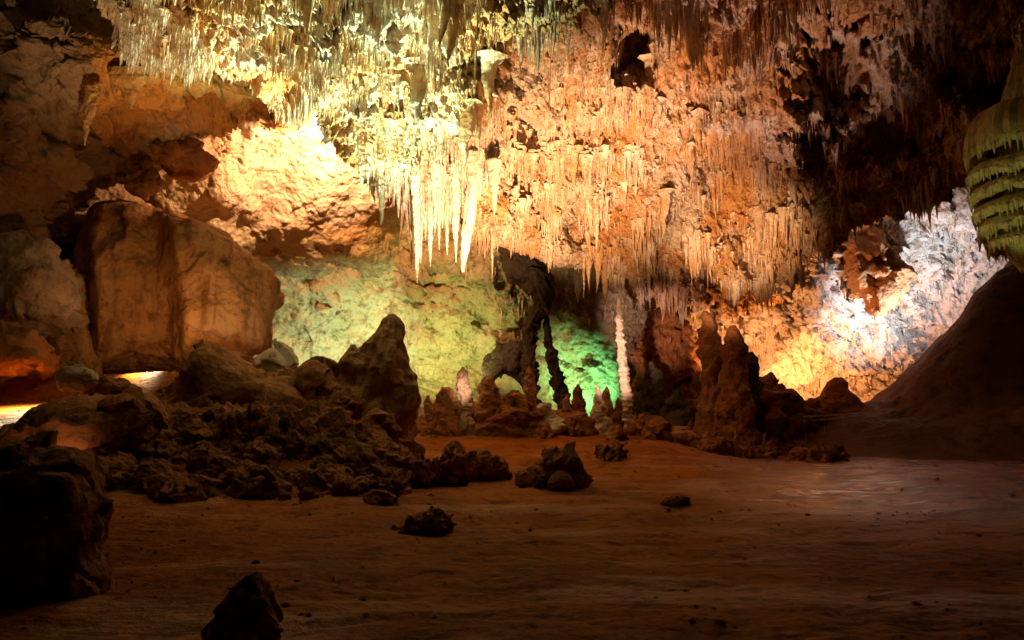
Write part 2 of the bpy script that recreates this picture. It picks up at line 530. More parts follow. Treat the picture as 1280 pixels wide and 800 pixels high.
# ------------------------------------------------------------------ ceiling: rows of stations from overhead to the rim, then up behind it
COLS = [  # (rim px, rim py, rim distance), overhead distance scale
    (-380, -120, 13.5), (-120, -90, 15.5), (20, -60, 17.0), (110, -8, 18.5), (165, 22, 19.6), (215, 52, 20.4), (270, 60, 21), (330, 76, 22),
    (385, 96, 23.4), (430, 136, 25.0), (475, 186, 26.4), (520, 232, 27.6), (565, 256, 28.4), (610, 285, 30), (660, 300, 32),
    (720, 318, 34), (790, 345, 36), (850, 365, 37.5), (905, 372, 38.5), (960, 360, 38), (1010, 305, 36), (1060, 285, 34.5), (1110, 258, 33),
    (1160, 235, 31.5), (1215, 215, 30), (1290, 195, 28.5), (1400, 180, 26), (1600, 140, 22), (1750, 120, 20)]
rows_n = 9
ctrl = np.zeros((rows_n, len(COLS), 3))
for i, (rx, ry, rd) in enumerate(COLS):
    rim = P(rx, ry, rd)
    ztop = rim[2] + 0.0
    top_px = 640 + (rx - 640) * 1.02
    near = P(640 + (rx - 640) * 1.25, -620, 9.5 + 0.0 * rd)
    # the sloping face between overhead and rim
    stations = [near]
    for t, bow in ((0.34, 0.4), (0.58, 0.55), (0.78, 0.5), (0.92, 0.25)):
        pyt = -620 + (ry + 620) * t
        pxt = 640 + (rx - 640) * (1.25 - 0.25 * t)
        dt = 9.5 + (rd - 9.5) * t ** 1.35
        stations.append(P(pxt, pyt, dt))
    stations.append(rim)
    zr = rim[2] - CAM_Z
    for dd, k in ((0.9, 1.6), (3.5, 1.45), (10, 1.3)):
        stations.append(rim + np.array([rim[0] * dd / rd, dd, k * zr * dd / rd + 0.25]))
    ctrl[:, i] = stations


def catmull(C, t, axis):
    """sample control array C along axis at float positions t"""
    C = np.moveaxis(C, axis, 0)
    n = C.shape[0]
    i = np.clip(np.floor(t).astype(int), 0, n - 2)
    f = (t - i).reshape((-1,) + (1,) * (C.ndim - 1))
    p0, p1, p2, p3 = C[np.maximum(i - 1, 0)], C[i], C[i + 1], C[np.minimum(i + 2, n - 1)]
    r = 0.5 * (2 * p1 + (p2 - p0) * f + (2 * p0 - 5 * p1 + 4 * p2 - p3) * f ** 2 + (3 * p1 - p0 - 3 * p2 + p3) * f ** 3)
    return np.moveaxis(r, 0, axis)


ni, nj = 1000, 330
tu = np.concatenate([np.linspace(0, 2, 60)[:-1], np.linspace(2, 25, 880), np.linspace(25, len(COLS) - 1, 62)[1:]])
tv = np.concatenate([np.linspace(0, 2, 40)[:-1], np.linspace(2, 5.6, 250), np.linspace(5.6, rows_n - 1, 41)[1:]])
V = catmull(catmull(ctrl, tu, 1), tv, 0)
nj, ni = V.shape[:2]
px, py = PIX(V)
ROWT = np.repeat(tv[:, None], ni, 1)
N_ = normals(V)
below = np.sign(N_[..., 2:3].mean())
N_ = -N_ * below          # points down into the chamber
# hollows and hanging bosses: (px, py, rx, ry, metres away along the line of sight)
front = (ROWT < 5.2)
dent = np.zeros_like(px)
for cx, cy_, rx, ry, amt in [(782, 54, 30, 40, 4.5), (1045, 85, 50, 62, 4.5), (1012, 170, 26, 40, 3.0), (1110, 165, 60, 30, 2.0),
                             (1230, 80, 60, 45, 2.5), (870, 330, 22, 34, 2.0), (955, 300, 40, 26, -1.0), (905, 330, 26, 40, -1.2), (1040, 260, 40, 30, -1.2),
                             (1140, 100, 40, 60, -1.0), (1200, 150, 30, 50, -1.4), (960, 120, 36, 110, -1.0), (700, 260, 40, 40, 0.9),
                             (640, 60, 60, 50, 0.8), (420, 40, 80, 50, -0.6), (560, 120, 70, 40, -0.5), (715, 285, 16, 28, 1.6)]:
    wob = 1 + 0.5 * fbm(np.stack([px / 22, py / 22, 0 * px + cx], -1), 3)
    r = np.sqrt(((px - cx) / rx) ** 2 + ((py - cy_) / ry) ** 2) * wob
    dent += amt * (1 - sstep(0.45, 1.15, r)) * front
lip = 142 + 16 * fbm(np.stack([px / 120, 0 * px, 0 * px + 3], -1), 3)
lipm = sstep(610, 660, px) * (1 - sstep(900, 980, px)) * front
dent += 1.7 * lipm * sstep(lip - 2, lip + 9, py) * (1 - sstep(lip + 12, lip + 140, py))
lipw = lipm * np.exp(-((py - lip + 4) / 9) ** 2)
ray = V - np.array([0, 0, CAM_Z])
ray /= np.linalg.norm(ray, axis=-1, keepdims=True)
q = V
F2, fac2 = worley(q * 0.8 + 0.3 * fbm(q * 0.8, 2)[..., None])
F3, fac3 = worley(q * 2.1 + 0.3 * fbm(q * 1.8, 2)[..., None])
# ledges: the face comes forward as it goes down, then breaks back under a fringe
zt = q[..., 2] * 0.48 + 0.55 * fbm(q * 0.16 + 9, 3) + 0.10 * perlin(q * 0.9)
saw = zt - np.floor(zt)
tier_amp = 0.15 + 0.85 * sstep(-0.1, 0.45, perlin(q * 0.13 + 31))
big = 0.9 * fbm(q * 0.25, 3) + 0.26 * fac2 + 0.12 * fac3 + 0.75 * tier_amp * ((1 - saw) ** 1.3 - 0.4)
dq = np.stack([q[..., 0] * 1.9, q[..., 1] * 1.9, q[..., 2] * 0.9], -1)
fn = 0.26 * fbm(dq, 3, ridge=True) + 0.20 * fbm(q * 2.3, 3, ridge=True) + 0.11 * fbm(q * np.array([6, 6, 4.5]), 2, ridge=True)
V = V + N_ * (big + fn)[..., None] + ray * dent[..., None]
CEILV, CEILT = V, ROWT
clump = sstep(-0.25, 0.55, fbm(q * 0.75 + 50, 2))
CEILW = (0.10 + 0.9 * clump) * (0.25 + 2.2 * tier_amp * np.exp(-saw / 0.16))
CEILW = CEILW * (1 + 2.5 * lipw)
CEILC = clump * (0.5 + np.exp(-saw / 0.16))
link('cave_ceiling', mesh_quads('cave_ceiling', V, grid_quads(nj, ni), M_CEIL),
     'rough cream and rust ceiling crowded with dripstone', 'cave ceiling', kind='structure')


# ------------------------------------------------------------------ solids: a rock from its outline, with its own thickness
def closed_curve(pts, n):
    pts = np.array(pts, float)
    m = len(pts)
    t = np.linspace(0, m, n, endpoint=False)
    i = np.floor(t).astype(int)
    f = (t - i)[:, None]
    p0, p1, p2, p3 = pts[(i - 1) % m], pts[i % m], pts[(i + 1) % m], pts[(i + 2) % m]
    return 0.5 * (2 * p1 + (p2 - p0) * f + (2 * p0 - 5 * p1 + 4 * p2 - p3) * f ** 2 + (3 * p1 - p0 - 3 * p2 + p3) * f ** 3)


def solid(outline, d, thick, mat, n=96, m=22, rough=0.10, facet=0.10, knob=0.0, freq=1.0, power=2.4, lean=0.0, seed=0, name='rock'):
    """closed rock: outline at distance d, bulging thick metres to the front and behind; lean pushes the top back"""
    oc = closed_curve(outline, n)
    c = oc.mean(0)
    ow = P(oc[:, 0], oc[:, 1], d)
    cw = P(c[0], c[1], d)
    th = np.linspace(0, 1, m)[1:-1] * math.pi
    V = []
    for a in th:
        r = abs(math.sin(a)) ** (2 / power)
        k = math.copysign(abs(math.cos(a)) ** (2 / power), math.cos(a))
        ring = cw + (ow - cw) * r
        ring = ring + np.array([cw[0] / d * 0.6, 1, 0]) * (-k * thick)
        V.append(ring)
    V = np.array(V)
    zmin, zmax = V[..., 2].min(), V[..., 2].max()
    V[..., 1] += lean * (V[..., 2] - zmin) / max(0.01, zmax - zmin)
    size = max(0.2, min(np.ptp(ow[:, 0]), np.ptp(ow[:, 2]), 2 * thick))
    nr = normals(V, True)
    ce = V.reshape(-1, 3).mean(0)
    nr = nr * np.sign((nr * (V - ce)).sum(-1).mean())
    fq = freq / size
    q = V + seed * 3.7
    f1, fac = worley(q * fq * 2.2)
    dsp = size * (rough * fbm(q * fq * 1.8, 3) + facet * fac + 0.25 * rough * fbm(q * fq * 8, 2))
    if knob:
        f2, _ = worley(q * fq * 6)
        f3, _ = worley(q * fq * 13)
        dsp = dsp + size * knob * (np.sqrt(np.clip(1 - f2 ** 2, 0, 1)) - 0.6 + 0.4 * np.sqrt(np.clip(1 - f3 ** 2, 0, 1)))
    V = V + nr * dsp[..., None]
    k = len(V)
    caps = np.array([V[0].mean(0), V[-1].mean(0)])
    allv = np.concatenate([V.reshape(-1, 3), caps])
    i = np.arange(n)
    t1 = np.stack([np.full(n, k * n), (i + 1) % n, i], 1)
    t2 = np.stack([np.full(n, k * n + 1), (k - 1) * n + i, (k - 1) * n + (i + 1) % n], 1)
    return mesh_quads(name, allv, grid_quads(k, n, True), mat, True, np.concatenate([t1, t2]))


def put(name, me, label, cat, group=None, kind=None, parent=None):
    c = recentre(me)
    o = link(name, me, label, cat, group, kind, parent)
    if parent:
        o.matrix_parent_inverse.identity()
        o.location = Vector(c) - parent.location
    else:
        o.location = c
    return o


def tower(prof, d, mat, n=40, rings=90, rough=0.10, flute=0.0, nf=9, knob=0.0, kf=6.0, band=0.0, bandf=20, flat=0.9, seed=0, name='stalagmite'):
    """a stalagmite or stalactite from its (py, left px, right px) profile, round in plan"""
    prof = np.array(prof, float)
    t = np.linspace(0, 1, len(prof))
    ts = np.linspace(0, 1, rings)
    py = np.interp(ts, t, prof[:, 0])

    def sm(v):
        a = np.interp(ts, t, v)
        k = max(3, rings // len(prof) // 2 * 2 + 1)
        a2 = np.convolve(np.pad(a, k // 2, mode='edge'), np.ones(k) / k, 'valid')
        return a2
    L_, R_ = sm(prof[:, 1]), sm(prof[:, 2])
    c = P((L_ + R_) / 2, py, d)
    r = (R_ - L_) / 2 / F * d * 1.0
    an = np.linspace(0, 2 * math.pi, n, endpoint=False)
    ca, sa = np.cos(an), np.sin(an)
    V = np.zeros((rings, n, 3))
    V[..., 0] = c[:, None, 0] + r[:, None] * ca
    V[..., 1] = c[:, None, 1] + r[:, None] * sa * flat
    V[..., 2] = c[:, None, 2]
    q = V + seed * 5.1
    rm = r.max()
    dsp = rough * rm * fbm(q / rm * 1.3, 3)
    if flute:
        ph = an[None, :] * nf + 2.0 * perlin(np.stack([0 * V[..., 0], 0 * V[..., 0] + seed, V[..., 2] * 0.8], -1))
        dsp = dsp + flute * rm * (np.abs(np.sin(ph / 2 + seed)) - 0.5)
    if knob:
        f2, _ = worley(q / rm * kf * 0.5)
        dsp = dsp + knob * rm * (np.sqrt(np.clip(1 - f2 ** 2, 0, 1)) - 0.6)
    if band:
        zz = ts[:, None] * bandf + 0.5 * perlin(np.stack([V[..., 0] * 4, V[..., 1] * 4, V[..., 2] * 1.5], -1)) + 1.3 * perlin(np.stack([0 * V[..., 2], 0 * V[..., 2] + seed, V[..., 2] * 1.1], -1))
        saw = zz - np.floor(zz)
        dsp = dsp + band * rm * (saw ** 1.3 - 0.4)
    sc = np.clip(r / rm * 1.6, 0.15, 1)[:, None]
    V[..., 0] += ca * dsp * sc
    V[..., 1] += sa * dsp * sc * flat
    V[..., 2] += 0.25 * dsp * sc
    caps = np.array([V[0].mean(0), V[-1].mean(0)])
    allv = np.concatenate([V.reshape(-1, 3), caps])
    i = np.arange(n)
    t1 = np.stack([np.full(n, rings * n), (i + 1) % n, i], 1)
    t2 = np.stack([np.full(n, rings * n + 1), (rings - 1) * n + i, (rings - 1) * n + (i + 1) % n], 1)
    return mesh_quads(name, allv, grid_quads(rings, n, True), mat, True, np.concatenate([t1, t2]))


# ------------------------------------------------------------------ brown flowstone wall on the left
me = solid([(340, 400), (346, 372), (338, 350), (322, 328), (296, 304), (250, 282), (205, 266), (160, 262), (136, 272), (120, 300), (96, 330), (72, 372),
            (52, 405), (54, 440), (70, 466), (110, 474), (160, 470), (215, 466), (270, 455), (320, 446), (338, 436)], 29.6, 3.2, M_FLOW, 260, 80, 0.06, 0.03, power=3.0, name='flowstone_wall', freq=1.2)
V = np.empty(len(me.vertices) * 3, np.float32)
me.vertices.foreach_get('co', V)
V = V.reshape(-1, 3)
gpx, gpy = PIX(V)
frontm = 1 - sstep(28.5, 31.5, V[:, 1])
gl = gpx - 0.10 * (gpy - 300) + 5 * perlin(np.stack([gpy / 30, 0 * gpy, 0 * gpy], -1))
V[:, 1] += frontm * (0.75 * np.exp(-((gl - 182) / 26) ** 2) - 0.45 * np.exp(-((gl - 232) / 26) ** 2) - 0.35 * np.exp(-((gl - 125) / 30) ** 2)
                     + 0.05 * np.sin(gl / 7.0) + 0.30 * perlin(np.stack([gl / 22, gpy / 140, 0 * gl], -1)))
me.vertices.foreach_set('co', V.ravel())
me.update()
put('flowstone_wall', me, 'huge smooth brown flowstone wall with a dark vertical groove', 'flowstone')

put('flowstone_fold', solid([(50, 372), (70, 345), (92, 336), (112, 350), (118, 400), (124, 450), (118, 480), (70, 486), (44, 440)], 27.2, 1.3, M_FLOW, 140, 50, 0.06, 0.06, freq=1.3, seed=11),
    'dark brown fold of flowstone between grey block and smooth brown wall', 'flowstone')
# grey blocks at its left
put('limestone_block', solid([(-40, 310), (10, 300), (50, 302), (85, 330), (100, 345), (80, 385), (50, 415), (20, 455), (-20, 430), (-50, 370)], 25, 1.6, M_GREY, facet=0.2, seed=1),
    'pale grey angular limestone block leaning on the brown flowstone wall', 'boulder')
put('limestone_slab', solid([(-60, 420), (0, 408), (45, 420), (68, 448), (62, 466), (20, 474), (-40, 480)], 22.0, 1.3, M_BOUL, facet=0.15, seed=2),
    'dark brown slab above the bright strip of ground', 'boulder')

# boulders on the left heap
B = [
    ('boulder', [(2, 548), (30, 530), (76, 503), (130, 497), (182, 512), (178, 530), (140, 575), (60, 590), (0, 580)], 17.5, 1.6, M_BOUL, 'wide brown boulder lit orange along its underside'),
    ('boulder', [(70, 470), (84, 458), (104, 460), (122, 470), (112, 486), (80, 488)], 19.5, 0.5, M_GREY, 'small greyish brown stone resting on the wide brown boulder'),
    ('boulder', [(180, 520), (205, 492), (232, 458), (260, 436), (296, 452), (326, 470), (372, 482), (385, 510), (330, 545), (230, 550), (170, 540)], 20.5, 1.8, M_BOUL, 'broad peaked dark brown boulder in front of the flowstone wall'),
    ('boulder', [(292, 470), (308, 457), (332, 437), (347, 428), (362, 438), (374, 458), (372, 480), (350, 498), (310, 496), (288, 480)], 25, 1.3, M_GREY, 'green-lit boulder split by a sharp shadow'),
    ('boulder', [(335, 520), (352, 488), (375, 462), (396, 453), (418, 466), (424, 500), (410, 540), (360, 550)], 21.5, 1.1, M_BOUL, 'upright orange brown boulder between peaked boulder and large stalagmite'),
    ('boulder', [(126, 512), (150, 494), (184, 500), (200, 530), (190, 570), (140, 580), (118, 550)], 17.0, 0.8, M_RUB, 'dark lumpy rock with grainy crust beside the wide brown boulder'),
]
for i, (nm, ol, d, th, mt, lb) in enumerate(B):
    put(nm, solid(ol, d, th, mt, 180, 56, 0.05, 0.13, 0.012 if mt is not M_RUB else 0.06, 1.1, seed=i + 3, name=nm), lb, 'boulder')

# foreground rocks
put('rock_pillar', solid([(-60, 600), (0, 570), (40, 566), (80, 572), (112, 590), (124, 640), (116, 690), (130, 740), (124, 800), (110, 860), (-20, 880), (-100, 800), (-100, 680)],
                         7.2, 0.8, M_RUB, 160, 60, 0.06, 0.08, 0.035, 1.6, seed=21), 'tall dark crusted rock standing at the edge of the floor', 'rock')
put('rock', solid([(258, 800), (266, 770), (284, 744), (306, 726), (326, 722), (336, 736), (338, 756), (345, 780), (344, 815), (330, 850), (290, 855), (262, 840)],
                  5.0, 0.26, M_RUB, 120, 40, 0.05, 0.10, 0.02, 1.4, seed=22), 'knee-high dark cone-shaped rock alone on the bare floor', 'rock')

# rocks out on the floor
FR = [
    ([(490, 668), (512, 655), (526, 645), (540, 641), (552, 647), (566, 668), (560, 678), (500, 678)], 10.9, 0.45, 'low dark clod of crusted rock alone in the middle of the floor'),
    ([(440, 668), (447, 661), (458, 659), (467, 666), (462, 673), (444, 673)], 11.4, 0.2, 'small flat dark clod beside the larger low clod'),
    ([(653, 608), (655, 596), (670, 588), (680, 573), (700, 564), (718, 570), (726, 592), (728, 608), (700, 614), (668, 614)], 17.6, 0.9, 'dark knobby rock mound rising behind a smooth dome'),
    ([(684, 610), (688, 594), (700, 587), (712, 594), (718, 610), (700, 618)], 16.8, 0.35, 'smooth rounded brown dome in front of the knobby mound'),
    ([(540, 606), (541, 590), (552, 586), (556, 570), (570, 564), (580, 576), (582, 600), (566, 612)], 18.2, 0.5, 'dark upright knobby stump on the floor'),
    ([(586, 592), (588, 572), (602, 568), (612, 574), (628, 582), (632, 598), (610, 604)], 19.6, 0.5, 'pair of low dark lumps behind the upright stump'),
    ([(506, 606), (510, 580), (522, 574), (534, 582), (536, 604), (520, 614)], 17.6, 0.5, 'blunt dark lump at the foot of the large stalagmite'),
    ([(828, 631), (836, 623), (850, 621), (860, 626), (856, 634), (838, 636)], 14.0, 0.25, 'low dark crust patch on the floor'),
    ([(738, 590), (744, 570), (760, 556), (778, 562), (780, 585), (762, 596)], 24.0, 0.6, 'dark rock on the low ledge behind the knobby mound'),
]
for i, (ol, d, th, lb) in enumerate(FR):
    sm_ = 'smooth rounded' in lb
    put('rock', solid(ol, d, th, M_BOUL if sm_ else M_RUB, 150, 46, 0.03 if sm_ else 0.12, 0.02 if sm_ else 0.20, 0 if sm_ else 0.10, 1.0 if sm_ else 1.7, seed=40 + i), lb, 'rock')

# nodular rubble heaped on the left: individuals from a few kinds
lumps = []
for k in range(12):
    n = 64
    th = np.linspace(0, math.pi, 44)[1:-1]
    an = np.linspace(0, 2 * math.pi, n, endpoint=False)
    T, A = np.meshgrid(th, an, indexing='ij')
    V = np.stack([np.sin(T) * np.cos(A), np.sin(T) * np.sin(A), np.cos(T)], -1)
    nr = V.copy()
    q = V + k * 9.1
    f1, fac = worley(q * 1.1)
    f2, _ = worley(q * 2.3)
    f3, _ = worley(q * 4.6)
    f4, _ = worley(q * 9.0)
    kn = lambda f: np.sqrt(np.clip(1 - f ** 2, 0, 1)) - 0.6
    V = V * np.array([1, 0.85, 0.75]) + nr * (0.38 * fbm(q * 1.1, 3) + 0.30 * fac + 0.30 * kn(f2) + 0.20 * kn(f3) + 0.09 * kn(f4))[..., None]
    kk = len(V)
    allv = np.concatenate([V.reshape(-1, 3), [V[0].mean(0), V[-1].mean(0)]])
    i = np.arange(n)
    t1 = np.stack([np.full(n, kk * n), i, (i + 1) % n], 1)
    t2 = np.stack([np.full(n, kk * n + 1), (kk - 1) * n + (i + 1) % n, (kk - 1) * n + i], 1)
    lumps.append(mesh_quads('crusted_rock', allv, grid_quads(kk, n, True)[:, ::-1], M_RUB, True, np.concatenate([t1, t2])))
HB = [([(120, 560), (150, 520), (200, 512), (250, 524), (280, 560), (270, 600), (200, 612), (130, 605)], 18.0, 'broad knobbly mass of crusted rock under the wide brown boulder'),
      ([(240, 545), (280, 515), (340, 510), (390, 530), (400, 575), (370, 603), (290, 610), (245, 598)], 18.2, 'broad knobbly mass of crusted rock below the peaked boulder'),
      ([(350, 560), (380, 528), (430, 524), (470, 550), (480, 590), (440, 618), (370, 614)], 18.0, 'broad knobbly mass of crusted rock before the orange brown boulder'),
      ([(430, 580), (450, 556), (490, 556), (512, 580), (508, 606), (470, 616), (436, 610)], 17.8, 'knobbly crusted rock mass at the foot of the massive stalagmite')]
for i, (ol, d, lb) in enumerate(HB):
    put('crusted_rock', solid(ol, d, 1.1, M_RUB, 200, 70, 0.10, 0.12, 0.09, 1.7, seed=80 + i), lb, 'rock')
cnt = 0
tries = 0
while cnt < 290 and tries < 6000:
    tries += 1
    pxr = random.uniform(105, 512)
    d = random.uniform(13.5, 21.5)
    x = (pxr - 640) / F * d
    z = fz(x, d)
    ppx, ppy = PIX(np.array([x, d, z]))
    if ppy > 640 - 30 * random.random() ** 0.5 or ppy < 490:
        continue
    s = (0.13 + 0.42 * random.random() ** 2.0) * (0.8 + 0.4 * (d - 14) / 8)
    where = ('below the wide brown boulder' if pxr < 200 else 'below the broad peaked boulder' if pxr < 325 else
             'before the upright orange brown boulder' if pxr < 425 else 'around the foot of the massive stalagmite')
    size = 'small' if s < 0.24 else 'large'
    o = link('crusted_rock', lumps[cnt % 12], size + ' knobbly brown rock in the rubble heap ' + where, 'rock', size + ' rubble ' + where)
    o.location = (x, d, z + 0.05 * s)
    o.rotation_euler = (random.uniform(-.5, .5), random.uniform(-.5, .5), random.uniform(0, 6.3))
    o.scale = (s * random.uniform(.8, 1.3), s * random.uniform(.8, 1.3), s * random.uniform(.7, 1.25))
    cnt += 1

# ------------------------------------------------------------------ stalagmites
S = [
    # name, profile, distance, material, label, kwargs
    ([(392, 486, 493), (398, 474, 503), (412, 465, 511), (435, 455, 518), (455, 447, 517), (475, 438, 513), (500, 421, 511), (530, 398, 510), (565, 374, 514), (600, 360, 520)],
     22, M_STAG, 'massive rounded brown stalagmite towering over the rubble heap', dict(flute=0.07, nf=14, knob=0.10, kf=8, n=160, rings=210, rough=0.30)),
    ([(431, 440, 443), (438, 434, 447), (455, 429, 450), (480, 420, 455), (520, 402, 460), (560, 390, 465)], 21.8, M_STAG, 'small pointed spire joined to the side of the massive stalagmite', dict(knob=0.15, rough=0.2)),
    ([(495, 401, 404), (505, 398, 412), (530, 396, 425), (560, 392, 435), (600, 380, 440)], 20, M_RUB, 'knobby low stalagmite in front of the massive stalagmite', dict(knob=0.25, rough=0.25)),
    ([(510, 462, 470), (520, 455, 484), (545, 446, 500), (575, 440, 505), (612, 434, 510)], 19.2, M_RUB, 'lumpy rust brown stump before the massive stalagmite', dict(knob=0.22, rough=0.25, kf=8)),
    ([(494, 533, 536), (505, 530, 539), (530, 528, 542), (556, 526, 545)], 29, M_STAG, 'slim orange brown stalagmite standing next to the massive stalagmite', dict(rough=0.15)),
    ([(484, 552, 560), (490, 549, 567), (510, 547, 570), (535, 546, 571), (560, 543, 574)], 30, M_STAG, 'blunt dark stalagmite with a flat top beside the pale glittering one', dict(rough=0.15, knob=0.12)),
    ([(459, 577, 580), (468, 573, 584), (485, 571, 586), (500, 572, 588), (515, 573, 588), (530, 572, 590), (556, 568, 593)], 30.4, M_WHITE, 'pale pinkish stalagmite glittering in a narrow beam', dict(rough=0.2, knob=0.3, kf=8, band=0.18, bandf=9)),
    ([(470, 606, 612), (476, 601, 618), (490, 599, 622), (515, 597, 623), (555, 592, 626)], 29.6, M_STAG, 'stout dark round-topped stalagmite beside the pale glittering one', dict(rough=0.15, knob=0.08)),
    ([(488, 636, 648), (496, 628, 660), (510, 624, 668), (535, 620, 672), (562, 615, 676)], 29, M_RUB, 'broad dark lumpy stalagmite with a ragged crown', dict(rough=0.25, knob=0.22)),
    ([(458, 660, 662), (468, 657, 667), (490, 655, 670), (510, 655, 671), (540, 652, 674)], 30.5, M_STAG, 'slender reddish stalagmite rising behind the broad lumpy one', dict(rough=0.12)),
    ([(505, 672, 690), (512, 669, 694), (525, 668, 700), (545, 664, 706), (562, 660, 712)], 29.5, M_WHITE, 'short speckled stump catching a warm beam', dict(rough=0.3, knob=0.3, kf=9)),
    ([(512, 700, 716), (520, 690, 728), (535, 682, 738), (560, 676, 748)], 30, M_RUB, 'low brown hump in front of the bright green wall', dict(rough=0.2, knob=0.18)),
    ([(482, 746, 748), (492, 744, 751), (508, 741, 756), (522, 739, 760), (545, 735, 766)], 31, M_WHITE, 'short sharp pale stalagmite against the bright green wall', dict(rough=0.2, knob=0.2, kf=8)),
    ([(374, 772, 775), (385, 770, 777), (410, 770, 779), (440, 772, 783), (470, 774, 786), (495, 777, 789), (515, 778, 790), (535, 780, 789), (556, 772, 794)], 32, M_WHITE,
     'tall slender banded pale column standing by the green wall', dict(rough=0.22, band=0.30, bandf=24, n=32, rings=260)),
    ([(520, 806, 816), (530, 798, 832), (545, 792, 842), (565, 786, 850)], 31.5, M_RUB, 'dark hump at the foot of the banded column', dict(rough=0.2, knob=0.15)),
    ([(533, 842, 858), (540, 832, 868), (552, 824, 876), (572, 816, 884)], 29, M_STAG, 'low sandy mound at the edge of the floor', dict(rough=0.15, knob=0.15)),
    ([(540, 880, 900), (546, 878, 906), (560, 878, 907), (575, 876, 908)], 28.6, M_BOUL, 'squat square-topped block at the edge of the floor', dict(rough=0.1, knob=0.05)),
    ([(389, 879, 884), (396, 876, 890), (415, 874, 897), (440, 874, 904), (460, 877, 902), (480, 880, 900), (520, 874, 905), (560, 866, 912)], 34, M_STAG,
     'warm brown tall stalagmite with a bulging middle beside the green one', dict(rough=0.14, flute=0.08, nf=8, knob=0.08)),
    ([(407, 913, 919), (414, 908, 925), (440, 904, 931), (470, 902, 934), (500, 900, 938), (530, 896, 944), (565, 888, 952)], 33, M_RUB,
     'green-tinged tall rounded stalagmite with a grainy crust', dict(rough=0.1, knob=0.14, kf=9)),
    ([(440, 935, 942), (448, 930, 946), (480, 926, 950), (530, 920, 962), (565, 915, 970)], 34.5, M_SHADED, 'shade-blackened stalagmite just behind the green-tinged one', dict(rough=0.2, knob=0.15)),
    ([(470, 944, 956), (478, 938, 966), (500, 932, 984), (530, 926, 992), (568, 915, 1000)], 35, M_RUB, 'dark broken stalagmite before the orange ceiling', dict(rough=0.3, knob=0.2)),
    ([(486, 982, 990), (494, 976, 1000), (515, 966, 1010), (540, 960, 1018), (570, 950, 1024)], 35.5, M_RUB, 'jagged dark rock before the orange ceiling', dict(rough=0.35, knob=0.2)),
    ([(472, 1043, 1052), (478, 1037, 1060), (495, 1032, 1066), (515, 1024, 1076), (540, 1010, 1090), (570, 1000, 1100)], 37, M_RUB, 'round-headed dark stalagmite next to the handrail', dict(rough=0.16, knob=0.15)),
    ([(498, 1012, 1018), (505, 1008, 1024), (530, 1000, 1034), (560, 990, 1044)], 36, M_RUB, 'small dark stump between jagged rock and round-headed stalagmite', dict(rough=0.3, knob=0.2)),
    ([(486, 845, 850), (496, 838, 858), (520, 828, 866), (555, 815, 876)], 35, M_SHADED, 'shade-blackened stalagmite in the gloom beyond the sandy mound', dict(rough=0.2, knob=0.15)),
    ([(452, 812, 816), (466, 806, 822), (500, 798, 832), (548, 790, 842)], 37, M_SHADED, 'shade-blackened pointed stalagmite in the gloom behind the banded column', dict(rough=0.2, knob=0.15)),
]
for i, (pr, d, mt, lb, kw) in enumerate(S):
    if i not in (0, 13):
        kw = dict(kw, rough=kw.get('rough', 0.1) * 1.7 + 0.08, knob=kw.get('knob', 0) + 0.12, n=56, rings=110)
    me = tower(pr, d, mt, seed=i + 1, **kw)
    nm = 'stalagmite'
    if 'column' in lb and 'banded pale' in lb:
        nm = 'banded_column'
    elif any(w in lb for w in ('mound', 'hump', 'block', 'jagged')):
        nm = 'rock'
    put(nm, me, lb, 'column' if nm == 'banded_column' else nm)

for k in range(26):
    pxr, d = random.uniform(525, 1000), random.uniform(29, 36)
    if 640 < pxr < 1000 and 770 < pxr < 860:
        d = random.uniform(32, 36)
    x = (pxr - 640) / F * d
    hgt = random.uniform(0.5, 1.5) if random.random() < 0.75 else random.uniform(1.5, 2.3)
    z0 = fz(x, d)
    _, yb = PIX(np.array([x, d, z0 - 0.15]))
    _, yt = PIX(np.array([x, d, z0 + hgt]))
    w = hgt * random.uniform(0.12, 0.26) / d * F
    lean = random.uniform(-2, 2)
    prof = [(yt, pxr + lean - 0.6, pxr + lean + 0.6), (yt + (yb - yt) * 0.12, pxr + lean - w * .28, pxr + lean + w * .32), (yt + (yb - yt) * .45, pxr - w * .6, pxr + w * .55),
            (yt + (yb - yt) * .75, pxr - w * .8, pxr + w * .8), (yb, pxr - w * 1.2, pxr + w * 1.2)]
    put('stalagmite', tower(prof, d, (M_STAG, M_RUB, M_STAG)[k % 3], n=28, rings=50, rough=0.35, knob=0.25, kf=6, seed=120 + k),
        'minor brown stalagmite among the crowd along the far edge of the floor', 'stalagmite', 'minor stalagmites along the far edge of the floor')

for i, (ol, d, lb) in enumerate([
        ([(850, 570), (862, 520), (872, 480), (892, 470), (930, 490), (960, 480), (985, 500), (1015, 512), (1035, 545), (1040, 580), (950, 590)], 36.3, 'dark ragged rock mass joining the tall stalagmites'),
        ([(795, 560), (797, 490), (802, 430), (815, 400), (840, 392), (858, 405), (868, 450), (872, 520), (870, 570)], 40.0, 'gloomy rock buttress beside the banded column'),
        ([(520, 560), (540, 520), (560, 508), (600, 512), (640, 505), (680, 520), (720, 530), (760, 545), (770, 570), (640, 580)], 33.0, 'low dark rock ridge behind the far stalagmites')]):
    put('rock', solid(ol, d, 1.2, M_RUB, 200, 60, 0.10, 0.16, 0.07, 2.2, seed=90 + i), lb, 'rock')

